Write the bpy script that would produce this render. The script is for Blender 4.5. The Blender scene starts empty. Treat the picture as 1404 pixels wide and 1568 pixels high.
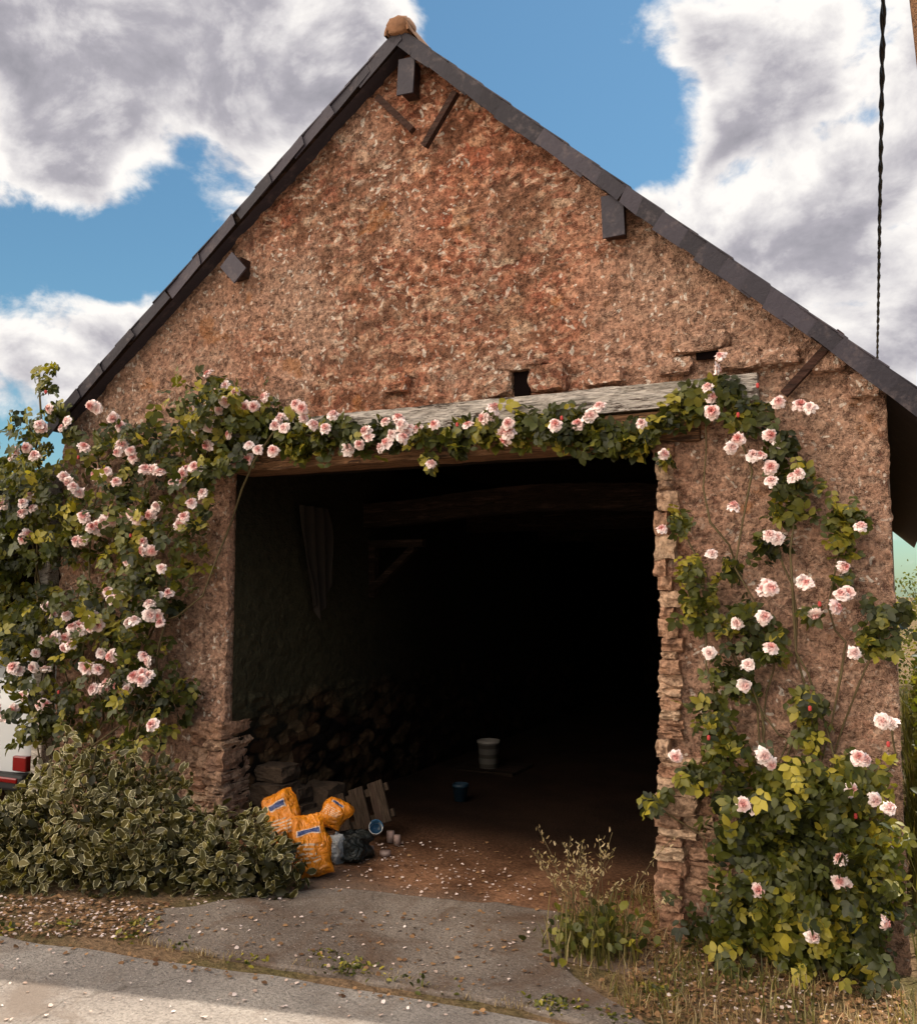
import bpy, math, random
import numpy as np
from mathutils import Vector, Euler, Matrix, noise as mn
rng=np.random.default_rng(7); random.seed(5)
S=bpy.context.scene
S.view_settings.view_transform='Standard'; S.view_settings.look='None'; S.view_settings.exposure=0
COL=S.collection
# ------------------------------------------------------------------ camera
CAM_POS=Vector((0,-5.5,2.0)); ROT=Euler((math.radians(95),0,math.radians(25.5)))
cam=bpy.data.cameras.new("camera"); co=bpy.data.objects.new("camera",cam); COL.objects.link(co)
cam.sensor_fit='HORIZONTAL'; cam.sensor_width=36; cam.lens=36*1400/1404
co.location=CAM_POS; co.rotation_euler=ROT; cam.clip_end=3000; cam.clip_start=0.05
S.camera=co
# image pixel coordinates, cast as rays from the camera onto wall and ground planes
RM=ROT.to_matrix()
def pixel_ray(a,b): return RM@Vector(((a-702)/1400,(784-b)/1400,-1))
def on_wall(a,b,y=0.0):
    d=pixel_ray(a,b); t=(y-CAM_POS.y)/d.y; return d.x*t,CAM_POS.z+d.z*t
def gz(x):
    return 0.005-0.034*max(-14,min(6,x))
def on_ground(a,b):
    d=pixel_ray(a,b); t=1.995/(-d.z-0.034*d.x); return d.x*t,CAM_POS.y+d.y*t
# ------------------------------------------------------------------ helpers
def link(o,parent=None):
    COL.objects.link(o)
    if parent: o.parent=parent
    return o
def empty(name):
    e=bpy.data.objects.new(name,None); e.empty_display_size=.2; COL.objects.link(e); return e
def mesh(name,V,F,mat,parent=None,smooth=False,attrs=None):
    me=bpy.data.meshes.new(name); me.from_pydata([tuple(map(float,v)) for v in V],[],[tuple(int(i) for i in f) for f in F])
    if attrs:
        for k,a in attrs.items():
            at=me.attributes.new(k,'FLOAT','POINT'); at.data.foreach_set('value',np.asarray(a,dtype=np.float32))
    me.materials.append(mat); me.update()
    if smooth: me.polygons.foreach_set('use_smooth',[True]*len(me.polygons))
    return link(bpy.data.objects.new(name,me),parent)
def tri_mesh(name,V,T,mat,parent=None,smooth=False,attrs=None):
    me=bpy.data.meshes.new(name); V=np.asarray(V,dtype=np.float32); T=np.asarray(T,dtype=np.int32)
    me.vertices.add(len(V)); me.vertices.foreach_set('co',V.ravel())
    me.loops.add(T.size); me.loops.foreach_set('vertex_index',T.ravel())
    k=T.shape[1]
    me.polygons.add(len(T)); me.polygons.foreach_set('loop_start',np.arange(len(T),dtype=np.int32)*k)
    me.update(calc_edges=True)
    if attrs:
        for n,a in attrs.items():
            at=me.attributes.new(n,'FLOAT','POINT'); at.data.foreach_set('value',np.asarray(a,dtype=np.float32))
    if smooth: me.polygons.foreach_set('use_smooth',np.ones(len(T),dtype=bool))
    me.materials.append(mat)
    return link(bpy.data.objects.new(name,me),parent)
class Geo:
    def __init__(s): s.V=[];s.F=[]
    def add(s,V,F):
        o=len(s.V); s.V+=[tuple(v) for v in V]; s.F+=[tuple(i+o for i in f) for f in F]
    def box(s,x0,x1,y0,y1,z0,z1,M=None):
        V=[Vector((x,y,z)) for z in(z0,z1) for y in(y0,y1) for x in(x0,x1)]
        if M is not None: V=[M@v for v in V]
        s.add(V,[(0,2,3,1),(4,5,7,6),(0,1,5,4),(2,6,7,3),(0,4,6,2),(1,3,7,5)])
    def obj(s,name,mat,parent=None,smooth=False,bevel=0):
        o=mesh(name,s.V,s.F,mat,parent,smooth)
        if bevel:
            m=o.modifiers.new('bevel','BEVEL'); m.width=bevel; m.segments=2; m.limit_method='ANGLE'
        return o
def rough_block(g,c,s,seed,rnd=.35,amp=.12,n=5,M=None):
    idx={};V=[];F=[]
    def vid(p):
        k=tuple(np.round(p,5))
        if k not in idx: idx[k]=len(V); V.append(p)
        return idx[k]
    for ax in range(3):
        for sg in(-1,1):
            for i in range(n):
                for j in range(n):
                    q=[]
                    for (a,b) in((i,j),(i+1,j),(i+1,j+1),(i,j+1)):
                        p=[0,0,0]; p[ax]=sg; p[(ax+1)%3]=-1+2*a/n; p[(ax+2)%3]=-1+2*b/n; q.append(vid(tuple(p)))
                    F.append(q if sg>0 else q[::-1])
    out=[]
    for p in V:
        v=Vector(p); L=v.length; sp=v/L*1.25
        v=v.lerp(sp,rnd)
        nz=mn.noise_vector(Vector(p)*1.3+Vector((seed*7.3,seed*3.1,seed)))
        v=v+nz*amp*2
        w=Vector((v.x*s[0]/2,v.y*s[1]/2,v.z*s[2]/2))
        if M is not None: w=M@w
        out.append(w+Vector(c))
    g.add(out,F)
# ---- materials
class NB:
    def __init__(s,nt): s.nt=nt; s.N=nt.nodes; s.L=nt.links
    def _in(s,sock,v):
        if isinstance(v,bpy.types.NodeSocket): s.L.new(v,sock)
        elif v is not None:
            if sock.type=='RGBA': sock.default_value=(v,v,v,1) if isinstance(v,(int,float)) else (*v[:3],1)
            else: sock.default_value=v
    def co(s,kind='Object',scale=None):
        o=s.N.new('ShaderNodeTexCoord').outputs[kind]
        if scale: 
            m=s.N.new('ShaderNodeMapping'); m.inputs['Scale'].default_value=scale; s.L.new(o,m.inputs[0]); o=m.outputs[0]
        return o
    def noise(s,v,sc,det=4,ro=.55,dist=0,col=False):
        n=s.N.new('ShaderNodeTexNoise'); s._in(n.inputs['Vector'],v); n.inputs['Scale'].default_value=sc; n.inputs['Detail'].default_value=det; n.inputs['Roughness'].default_value=ro; n.inputs['Distortion'].default_value=dist
        return n.outputs['Color'] if col else n.outputs['Fac']
    def vor(s,v,sc,feat='F1',rnd=1):
        n=s.N.new('ShaderNodeTexVoronoi'); n.feature=feat; s._in(n.inputs['Vector'],v); n.inputs['Scale'].default_value=sc; n.inputs['Randomness'].default_value=rnd
        return n.outputs
    def ramp(s,f,stops,interp='LINEAR'):
        n=s.N.new('ShaderNodeValToRGB'); s._in(n.inputs[0],f); cr=n.color_ramp; cr.interpolation=interp
        while len(cr.elements)<len(stops): cr.elements.new(.5)
        for e,(p,c) in zip(cr.elements,stops):
            e.position=p; e.color=(c,c,c,1) if isinstance(c,(int,float)) else (*c,1)
        return n.outputs[0]
    def mix(s,f,a,b,mode='MIX'):
        n=s.N.new('ShaderNodeMix'); n.data_type='RGBA'; n.blend_type=mode; s._in(n.inputs[0],f); s._in(n.inputs[6],a); s._in(n.inputs[7],b); return n.outputs[2]
    def m(s,op,a,b=None,c=None,clamp=False):
        n=s.N.new('ShaderNodeMath'); n.operation=op; n.use_clamp=clamp; s._in(n.inputs[0],a); s._in(n.inputs[1],b)
        if c is not None: s._in(n.inputs[2],c)
        return n.outputs[0]
    def vm(s,op,a,b=None):
        n=s.N.new('ShaderNodeVectorMath'); n.operation=op; s._in(n.inputs[0],a); s._in(n.inputs[1],b)
        return n.outputs['Value'] if op=='DOT_PRODUCT' else n.outputs[0]
    def sst(s,f,a,b,o0=0,o1=1):
        n=s.N.new('ShaderNodeMapRange'); n.interpolation_type='SMOOTHSTEP'; s._in(n.inputs[0],f)
        for i,v in enumerate((a,b,o0,o1)): n.inputs[i+1].default_value=v
        return n.outputs[0]
    def sep(s,v):
        n=s.N.new('ShaderNodeSeparateXYZ'); s._in(n.inputs[0],v); return n.outputs
    def attr(s,name):
        n=s.N.new('ShaderNodeAttribute'); n.attribute_name=name; return n.outputs['Fac']
    def bump(s,h,st=.5,d=.02,nrm=None):
        n=s.N.new('ShaderNodeBump'); n.inputs['Strength'].default_value=st; n.inputs['Distance'].default_value=d; s._in(n.inputs['Height'],h)
        if nrm is not None: s.L.new(nrm,n.inputs['Normal'])
        return n.outputs[0]
def mat(name,fn,rough=.9,spec=.3):
    m=bpy.data.materials.new(name); m.use_nodes=True; nt=m.node_tree; b=nt.nodes['Principled BSDF']
    b.inputs['Roughness'].default_value=rough; b.inputs['Specular IOR Level'].default_value=spec
    nb=NB(nt); r=fn(nb)
    if not isinstance(r,tuple) or isinstance(r[0],(int,float)): r=(r,None)
    nb._in(b.inputs['Base Color'],r[0])
    if r[1] is not None: nt.links.new(r[1],b.inputs['Normal'])
    return m
def stone_fn(nb):
    co_=nb.co(); x,y,z=nb.sep(co_)
    wn=nb.noise(co_,6,2,.6,col=True)
    w=nb.vm('ADD',co_,nb.vm('MULTIPLY',nb.vm('SUBTRACT',wn,(.5,.5,.5)),(.15,.13,.13)))
    w=nb.vm('MULTIPLY',w,(1,1,1.8))
    v=nb.vor(w,6.5); v2=nb.vor(w,22)
    r=nb.sep(v['Color'])[0]; r2=nb.sep(v2['Color'])[1]
    sc=nb.ramp(r,[(0,(.34,.115,.07)),(.25,(.44,.20,.12)),(.45,(.51,.31,.20)),(.62,(.38,.155,.095)),(.8,(.54,.36,.24)),(1,(.64,.48,.35))])
    sc2=nb.ramp(r2,[(0,(.20,.08,.05)),(.25,(.41,.185,.12)),(.6,(.50,.285,.19)),(.85,(.57,.40,.285)),(1,(.82,.70,.58))])
    big=nb.noise(co_,1.1,3,.6)
    base=nb.mix(nb.sst(nb.noise(co_,3.0,3,.65),.38,.54),sc,sc2)
    plaster=nb.mix(nb.noise(co_,7,4,.75),(.39,.215,.145),(.62,.43,.32))
    side=nb.m('MAXIMUM',nb.sst(x,-3.6,-5.0),nb.sst(x,-2.2,-.7))
    pm=nb.sst(nb.m('ADD',big,nb.m('MULTIPLY',side,.22)),.47,.64,.05,.85)
    c=nb.mix(pm,base,plaster)
    c=nb.mix(nb.m('MULTIPLY',nb.sst(v[0],.48,.72),nb.m('SUBTRACT',1,pm)),c,(.26,.135,.085))
    # warmer, redder heart of the gable
    c=nb.mix(nb.m('MULTIPLY',nb.sst(nb.noise(nb.vm('ADD',co_,(2,0,7)),.9,2,.5),.42,.62,0,.8),nb.m('SUBTRACT',1.1,side)),c,(1.08,.84,.75),'MULTIPLY')
    f=nb.noise(co_,36,4,.75)
    c=nb.mix(1,c,nb.ramp(f,[(.30,.30),(.5,.95),(.70,1.6)]),'MULTIPLY')
    f3=nb.noise(co_,14,4,.8)
    c=nb.mix(nb.sst(f3,.56,.66,0,.82),c,(.10,.042,.03))
    lv=nb.vor(nb.vm('ADD',co_,nb.vm('MULTIPLY',wn,(.25,.25,.25))),26)
    lf=nb.m('MULTIPLY',nb.sst(lv[0],.45,.30),nb.m('GREATER_THAN',nb.sep(lv['Color'])[0],.78))
    lf=nb.m('MULTIPLY',lf,nb.sst(big,.34,.56))
    c=nb.mix(nb.m('MULTIPLY',lf,.85),c,(.86,.77,.67))
    c=nb.mix(nb.sst(nb.noise(nb.vm('ADD',co_,(5,3,1)),3.1,3,.6),.63,.71,0,.5),c,(.44,.18,.055))
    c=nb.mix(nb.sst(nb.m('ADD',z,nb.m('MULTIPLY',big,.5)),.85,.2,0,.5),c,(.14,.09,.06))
    c=nb.mix(1,c,(.98,.93,.90),'MULTIPLY')
    h=nb.m('SUBTRACT',nb.m('MULTIPLY',f,.9),nb.m('MULTIPLY',nb.sst(f3,.48,.66),.7))
    return c,nb.bump(h,1.0,.04)
M_stone=mat('rubble_stone_wall',stone_fn,.95,.15)
def qfn(nb):
    co_=nb.co(); g=nb.N.new('ShaderNodeNewGeometry').outputs['Random Per Island']
    c=nb.ramp(g,[(0,(.28,.145,.09)),(.4,(.43,.25,.16)),(.7,(.53,.37,.25)),(1,(.35,.20,.13))])
    f=nb.noise(co_,30,4,.7); c=nb.mix(1,c,nb.ramp(f,[(.3,.35),(.5,.95),(.7,1.4)]),'MULTIPLY')
    c=nb.mix(nb.sst(nb.noise(co_,9,4,.7),.52,.64,0,.8),c,(.11,.06,.04))
    return c,nb.bump(nb.noise(co_,22,4,.75),1,.03)
M_quoin=mat('quoin_stone',qfn,.95,.15)
def infn(nb):
    co_=nb.co(); x,y,z=nb.sep(co_)
    w=nb.vm('ADD',co_,nb.vm('MULTIPLY',nb.noise(co_,5,2,.5,col=True),(.12,.12,.12)))
    w=nb.vm('MULTIPLY',w,(1,1,1.8))
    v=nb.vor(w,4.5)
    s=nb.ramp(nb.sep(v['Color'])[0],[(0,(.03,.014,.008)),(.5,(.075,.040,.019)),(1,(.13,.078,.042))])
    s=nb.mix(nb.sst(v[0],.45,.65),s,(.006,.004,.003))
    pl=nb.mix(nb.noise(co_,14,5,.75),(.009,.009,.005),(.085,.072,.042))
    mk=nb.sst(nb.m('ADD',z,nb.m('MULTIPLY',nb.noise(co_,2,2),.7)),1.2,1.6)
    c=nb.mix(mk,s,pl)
    c=nb.mix(nb.sst(y,.6,3.6,0,.86),c,(.006,.003,.002))  # interior gloom painted into the wall colour: darker deeper in and higher up
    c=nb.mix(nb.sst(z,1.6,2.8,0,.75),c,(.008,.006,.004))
    return c,nb.bump(nb.noise(co_,16,4,.7),1,.04)
M_in=mat('interior_rubble_wall',infn,.95,.1)
def slfn(nb):
    co_=nb.co(); g=nb.N.new('ShaderNodeNewGeometry').outputs['Random Per Island']
    c=nb.ramp(g,[(0,(.022,.018,.024)),(.5,(.034,.029,.038)),(1,(.060,.050,.064))])
    c=nb.mix(nb.sst(nb.noise(co_,9,4,.7),.52,.72,0,.55),c,(.13,.10,.10))
    return c,nb.bump(nb.noise(co_,25,3,.6),.5,.01)
M_slate=mat('slate',slfn,.65,.3)
def woodfn(a,b,sx=(1,12,12),crack=True):
    def f(nb):
        co_=nb.co(scale=sx); n=nb.noise(co_,3,5,.7,.4); c=nb.mix(n,a,b)
        c=nb.mix(1,c,nb.ramp(nb.noise(co_,9,3,.6),[(.3,.35),(.55,1.0),(.75,1.3)]),'MULTIPLY')
        if crack: c=nb.mix(nb.sst(nb.noise(co_,1.7,5,.8),.53,.59,0,.9),c,(.05,.03,.022))
        return c,nb.bump(n,1,.03)
    return f
M_grey=mat('weathered_grey_oak',woodfn((.24,.19,.155),(.74,.67,.60),(1.6,10,10)),.9,.15)
M_brown=mat('brown_oak',woodfn((.12,.06,.03),(.40,.21,.11)),.9,.15)
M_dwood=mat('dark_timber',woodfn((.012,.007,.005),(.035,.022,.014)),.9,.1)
M_strap=mat('tarred_strut',woodfn((.03,.014,.01),(.09,.04,.028)),.8,.2)
M_tile=mat('terracotta_ridge_tile',lambda nb:(nb.mix(nb.noise(nb.co(),14,5,.7),(.10,.05,.03),(.38,.19,.10)),nb.bump(nb.noise(nb.co(),30,5),.6,.01)))
M_iron=mat('wire_sheath',lambda nb:(.012,.01,.01),.6)
# ---- ground materials
def groundfn(nb):
    co_=nb.co(); n=nb.noise(co_,1.3,5,.65); f=nb.noise(co_,30,4,.7)
    c=nb.mix(nb.sst(n,.4,.62),(.24,.15,.085),(.14,.11,.045))
    c=nb.mix(1,c,nb.ramp(f,[(.3,.4),(.7,1.5)]),'MULTIPLY')
    return c,nb.bump(f,1,.03)
M_ground=mat('earth_and_grass',groundfn,1,.1)
def floorfn(nb):
    co_=nb.co(); y=nb.sep(co_)[1]; n=nb.noise(co_,1.6,5,.6); f=nb.noise(co_,40,4,.7)
    c=nb.mix(nb.sst(n,.35,.65),(.11,.05,.025),(.33,.165,.09)); c=nb.mix(1,c,nb.ramp(f,[(.3,.5),(.7,1.4)]),'MULTIPLY')
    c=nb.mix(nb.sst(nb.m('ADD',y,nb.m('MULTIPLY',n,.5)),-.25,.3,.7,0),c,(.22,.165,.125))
    c=nb.mix(nb.sst(nb.m('ADD',y,n),.6,2.1,0,.95),c,(.010,.005,.003))  # shade of the barn put into the floor colour, near black further in
    return c,nb.bump(f,.8,.02)
M_floor=mat('packed_dirt',floorfn,1,.1)
def concfn(a,b,dirt,crk):
    def f(nb):
        co_=nb.co(); n=nb.noise(co_,.9,6,.65); f_=nb.noise(co_,60,4,.75); c=nb.mix(nb.sst(n,.35,.65),a,b)
        c=nb.mix(1,c,nb.ramp(f_,[(.3,.5),(.5,1),(.7,1.35)]),'MULTIPLY')
        v=nb.vor(co_,85); c=nb.mix(nb.m('MULTIPLY',nb.sst(v[0],.35,.2),nb.m('GREATER_THAN',nb.sep(v['Color'])[0],.6)),c,nb.mix(nb.sep(v['Color'])[1],(.10,.08,.07),(.5,.45,.40)))
        c=nb.mix(nb.sst(nb.noise(co_,2.4,5,.7,.6),.46,.68,0,.8),c,dirt)
        cr=nb.m('ABSOLUTE',nb.m('SUBTRACT',nb.noise(co_,.55,5,.45),.5))
        c=nb.mix(nb.sst(cr,.003,.0005,0,crk),c,(.08,.06,.045))
        return c,nb.bump(f_,1,.012)
    return f
M_apron=mat('old_concrete',concfn((.16,.12,.095),(.29,.235,.19),(.135,.08,.05),.4),.95,.2)
M_road=mat('worn_asphalt',concfn((.26,.22,.19),(.40,.345,.295),(.22,.17,.135),.4),.95,.2)
# ---- plant materials
def leaf_mat(name,dark,mid,light,varieg=False,trans=.25):
    m=bpy.data.materials.new(name); m.use_nodes=True; nt=m.node_tree; b=nt.nodes['Principled BSDF']; nb=NB(nt)
    v=nb.attr('var'); c=nb.ramp(v,[(0,dark),(.5,mid),(.9,light),(1,light)])
    if varieg: 
        e=nb.m('ADD',nb.attr('edge'),nb.m('MULTIPLY',nb.noise(nb.co(),60,1),.5))
        c=nb.mix(nb.m('MULTIPLY',nb.sst(e,.95,1.1,0,.85),nb.sst(v,.12,.4)),c,(.74,.66,.40))
    nb._in(b.inputs['Base Color'],c); b.inputs['Roughness'].default_value=.45; b.inputs['Specular IOR Level'].default_value=.4
    tr=nt.nodes.new('ShaderNodeBsdfTranslucent'); nb._in(tr.inputs[0],nb.mix(1,c,(1.4,1.5,.6),'MULTIPLY'))
    mx=nt.nodes.new('ShaderNodeMixShader'); mx.inputs[0].default_value=trans
    nt.links.new(b.outputs[0],mx.inputs[1]); nt.links.new(tr.outputs[0],mx.inputs[2]); nt.links.new(mx.outputs[0],nt.nodes['Material Output'].inputs[0])
    return m
M_leaf=leaf_mat('rose_leaf',(.018,.022,.004),(.082,.088,.011),(.40,.32,.035))
M_var=leaf_mat('variegated_leaf',(.03,.026,.006),(.10,.08,.018),(.22,.17,.04),True)
M_hedge=leaf_mat('hedge_leaf',(.06,.08,.015),(.16,.16,.025),(.38,.32,.06),trans=.4)
M_grass=leaf_mat('grass_blade',(.05,.05,.012),(.14,.13,.03),(.32,.24,.09),trans=.3)
M_straw=leaf_mat('dry_grass_blade',(.14,.085,.035),(.31,.20,.09),(.55,.42,.24),trans=.3)
M_cane=mat('rose_cane',lambda nb:nb.mix(nb.noise(nb.co(),12,3),(.06,.035,.02),(.15,.12,.05)))
def petfn(nb):
    r=nb.attr('ring'); v=nb.attr('var')
    c=nb.ramp(r,[(0,(.74,.15,.13)),(.35,(.86,.33,.30)),(.7,(.93,.57,.52)),(1,(.96,.77,.72))])
    return nb.mix(nb.m('MULTIPLY',v,.55),c,(.96,.87,.82))
M_petal=mat('rose_petal',petfn,.6,.2)
M_fallen=mat('fallen_petal',lambda nb:nb.mix(nb.attr('var'),(.45,.30,.22),(.85,.70,.64)),.8,.1)
M_bud=mat('rose_bud',lambda nb:(.45,.05,.045),.6)
# ------------------------------------------------------------------ world
sunv=Vector((.28,.405,1)).normalized()
W=bpy.data.worlds.new("World"); S.world=W; W.use_nodes=True; nt=W.node_tree; nt.nodes.clear(); nb=NB(nt)
try: W.cycles.sampling_method='NONE'
except Exception: pass
out=nt.nodes.new('ShaderNodeOutputWorld'); sky=nt.nodes.new('ShaderNodeTexSky'); sky.sky_type='NISHITA'; sky.sun_disc=False
sky.sun_elevation=math.asin(sunv.z); sky.sun_rotation=math.atan2(sunv.x,sunv.y); sky.air_density=1.3; sky.dust_density=.6; sky.ozone_density=2.0
def skydir(a,b): return pixel_ray(a,b).normalized()
# cloud banks (+) and blue gaps (-) by sky direction
blobs=[((230,40),12,.40),((520,100),7,.20),((20,80),8,.20),((120,220),5,.18),((60,510),7,.26),((230,470),4.5,.16),((390,250),5,.12),
 ((1360,60),9,.42),((1030,60),5,.24),((1140,150),4,.14),((1160,330),6.5,.28),((1330,430),8,.32),((1000,270),3.5,.16),((1404,560),8,.2),
 ((800,120),10,-.36),((900,230),5.5,-.24),((30,350),6,-.32),((250,350),6,-.26),((1265,260),4,-.30),((1050,200),3.4,-.22),((60,640),4,-.12)]
gen=nb.co('Generated')
wv=nb.noise(gen,6,2,.6,col=True)
vn=nb.vm('NORMALIZE',nb.vm('ADD',gen,nb.vm('MULTIPLY',nb.vm('SUBTRACT',wv,(.5,.5,.5)),(.20,.20,.20))))
gst=nb.vm('MULTIPLY',gen,(1,1,1.35))
def nz(v): return nb.noise(v,8.5,7,.58,.25)
n1=nz(gst); n2=nz(nb.vm('ADD',gst,(.010,.006,.032)))
D=nb.m('ADD',nb.m('MULTIPLY',nb.m('SUBTRACT',n1,.5),1.65),.435)
for (p,r,wt) in blobs:
    dt=nb.vm('DOT_PRODUCT',vn,tuple(skydir(*p)))
    D=nb.m('ADD',D,nb.m('MULTIPLY',nb.sst(dt,math.cos(math.radians(r*1.15)),1.0),wt))
mask=nb.sst(D,.42,.70)
thick=nb.sst(D,.66,1.0)
relief=nb.m('MULTIPLY',nb.m('SUBTRACT',n1,n2),2.2)
lit=nb.m('ADD',nb.m('SUBTRACT',.88,nb.m('MULTIPLY',thick,.58)),relief,clamp=True)
cc=nb.ramp(lit,[(0,(.34,.33,.37)),(.3,(.46,.44,.485)),(.6,(.76,.73,.74)),(.9,(1.04,1.0,.96))])
# bright cloud bank added behind the camera, unseen, as fill light for the facade
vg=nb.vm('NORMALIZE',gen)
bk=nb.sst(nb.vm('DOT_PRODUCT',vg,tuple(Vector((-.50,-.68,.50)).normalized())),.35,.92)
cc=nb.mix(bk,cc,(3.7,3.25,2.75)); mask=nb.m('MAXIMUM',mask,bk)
bg1=nt.nodes.new('ShaderNodeBackground'); nb._in(bg1.inputs[0],nb.mix(1,sky.outputs[0],(.66,.95,1.0),'MULTIPLY')); bg1.inputs[1].default_value=.11
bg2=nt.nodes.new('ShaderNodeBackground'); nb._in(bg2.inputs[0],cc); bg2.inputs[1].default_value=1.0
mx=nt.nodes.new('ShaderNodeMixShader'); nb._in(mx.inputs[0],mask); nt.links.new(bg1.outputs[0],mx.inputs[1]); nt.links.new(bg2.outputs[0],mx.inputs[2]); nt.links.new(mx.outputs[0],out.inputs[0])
sl=bpy.data.lights.new('sun','SUN'); sl.energy=5; sl.angle=math.radians(.5); sl.color=(1,.93,.82)
so=bpy.data.objects.new('sun',sl); COL.objects.link(so); so.rotation_euler=sunv.to_track_quat('Z','Y').to_euler(); so.location=(5,8,20)
# ------------------------------------------------------------------ barn
barn=empty('stone_barn')
AX,AZ=-3.01,5.96; SL=.762; SR=.917
OL,OR=-4.55,-1.27; LT=3.24
def roofz(x): return AZ-(AX-x)*SL if x<AX else AZ-(x-AX)*SR
def disp(x,z):
    p=Vector((x,z*1.7,0))
    a=mn.fractal(Vector((x*2.2,z*2.2,1.0)),1,2,4)*.018
    d=mn.voronoi(p*6+mn.noise_vector(p*5)*.6)[0]
    b=min(1,(d[1]-d[0])*2.2)*.013*max(0,min(1,.5+2.5*mn.noise(Vector((x*1.1,z*1.1,9)))))
    c=mn.fractal(Vector((x*9,z*13,3.0)),.6,2,3)*.011
    return a+b+c
def wall_patch(name,x0,x1,zb,zt,step=.016,lift=0):
    nx=int((x1-x0)/step)+1; H=max(zt(x0),zt(x1),zt(max(x0,min(x1,AX))))-zb
    nz=int(H/step)+1
    V=[];F=[]
    xs=np.linspace(x0,x1,nx+1); xs=np.concatenate([[x0],xs,[x1]])
    inner=(name=='facade_gable')
    for i,x in enumerate(xs):
        t=zt(x); edge=(i==0 or i==len(xs)-1); near=(i<=1 or i>=len(xs)-2)
        shared=near and (abs(x-OL)<.02 or abs(x-OR)<.02)
        for j in range(nz+1):
            z=zb+(t-zb)*j/nz
            join=inner or (shared and z>LT-.1)
            if edge and not join: V.append((x,.08,z))
            else:
                ex=0
                if not join:
                    if i==1: ex=mn.noise(Vector((z*5,x,0)))*.012
                    if i==len(xs)-2: ex=mn.noise(Vector((z*6,x,0)))*.02+mn.noise(Vector((z*21,x,0)))*.01
                V.append((x+ex,-disp(x,z)-lift,z))
    R=nz+1
    for i in range(len(xs)-1):
        for j in range(nz):
            a=i*R+j; F.append((a,a+R,a+R+1,a+1))
    return tri_mesh(name,V,F,M_stone,barn)
under=lambda x: roofz(x)-.08
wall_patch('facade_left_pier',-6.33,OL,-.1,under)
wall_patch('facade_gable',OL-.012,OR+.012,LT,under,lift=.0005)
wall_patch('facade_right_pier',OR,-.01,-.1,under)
g=Geo()
g.box(-6.32,OL-.01,.05,.5,-.2,LT); g.box(OR+.01,-.03,.05,.5,-.2,LT-.12)
P=[(-6.32,LT),(OR+.01,LT),(OR+.011,LT-.12),(-.03,LT-.12),(-.03,under(-.03)-.03),(AX,under(AX)-.03),(-6.32,under(-6.32)-.03)]
n=len(P); V=[(x,.051,z) for x,z in P]+[(x,.5,z) for x,z in P]
g.add(V,[tuple(range(n)),tuple(range(2*n-1,n-1,-1))]+[(i,i+n,(i+1)%n+n,(i+1)%n) for i in range(n)])
g.box(-6.33,-6.1,.5,13,-.2,3.42); g.box(-.3,-.02,.5,13,-.2,3.14); g.box(-6.33,-.02,13,13.3,-.2,5.3)
g.obj('wall_core',M_stone,barn)
V=[];F=[];ny=150;nz_=90
for i in range(ny+1):
    y=.05+8*(i/ny)**1.3
    for j in range(nz_+1):
        z=-.1+3.3*j/nz_; amp=.035 if z<1.2 else .008
        d=mn.voronoi(Vector((y*4.5,z*8,0))+mn.noise_vector(Vector((y*3,z*4,0)))*.4)[0]
        V.append((-4.53+(min(1,(d[1]-d[0])*3)*amp+mn.noise(Vector((y,z,2)))*.02)*min(1,y*4),y,z))
for i in range(ny):
    for j in range(nz_):
        a=i*(nz_+1)+j; F.append((a,a+nz_+1,a+nz_+2,a+1))
mesh('interior_left_wall',V,F,M_in,barn)  # also covers the jamb face, its dark colour standing in for shade there
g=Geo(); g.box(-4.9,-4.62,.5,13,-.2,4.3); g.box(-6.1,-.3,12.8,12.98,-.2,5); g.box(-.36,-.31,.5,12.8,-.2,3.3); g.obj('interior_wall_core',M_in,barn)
def roof_slab(name,x0,x1):
    z0,z1=roofz(x0),roofz(x1); t=.09
    g=Geo(); V=[(x,y,z) for y in(-.13,13.4) for x,z in((x0,z0),(x1,z1),(x1,z1-t),(x0,z0-t))]
    g.add(V,[(0,1,2,3),(7,6,5,4),(0,4,5,1),(1,5,6,2),(2,6,7,3),(3,7,4,0)]); return g.obj(name,M_slate,barn)
roof_slab('roof_left',-6.33,AX); roof_slab('roof_right',AX,.33)
g=Geo()
for (xa,xb) in((AX,-6.36),(AX,.36)):
    L=abs(xb-xa); n=int(L*math.hypot(1,SL)/.24)
    for k in range(n):
        a=xa+(xb-xa)*k/n; b=xa+(xb-xa)*(k+1.25)/n
        if abs(b-xa)>L: b=xb
        za,zb_=roofz(a)+.006,roofz(b)+.016
        y=-.155-random.random()*.015
        V=[(a,y,za),(b,y,zb_),(b,13.4,zb_),(a,13.4,za),(a,y,za-.01),(b,y,zb_-.01),(b,13.4,zb_-.01),(a,13.4,za-.01)]
        g.add(V,[(0,1,2,3),(7,6,5,4),(0,4,5,1),(1,5,6,2),(2,6,7,3),(3,7,4,0)])
g.obj('roof_slate_courses',M_slate,barn)
g=Geo(); gb=Geo()
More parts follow.
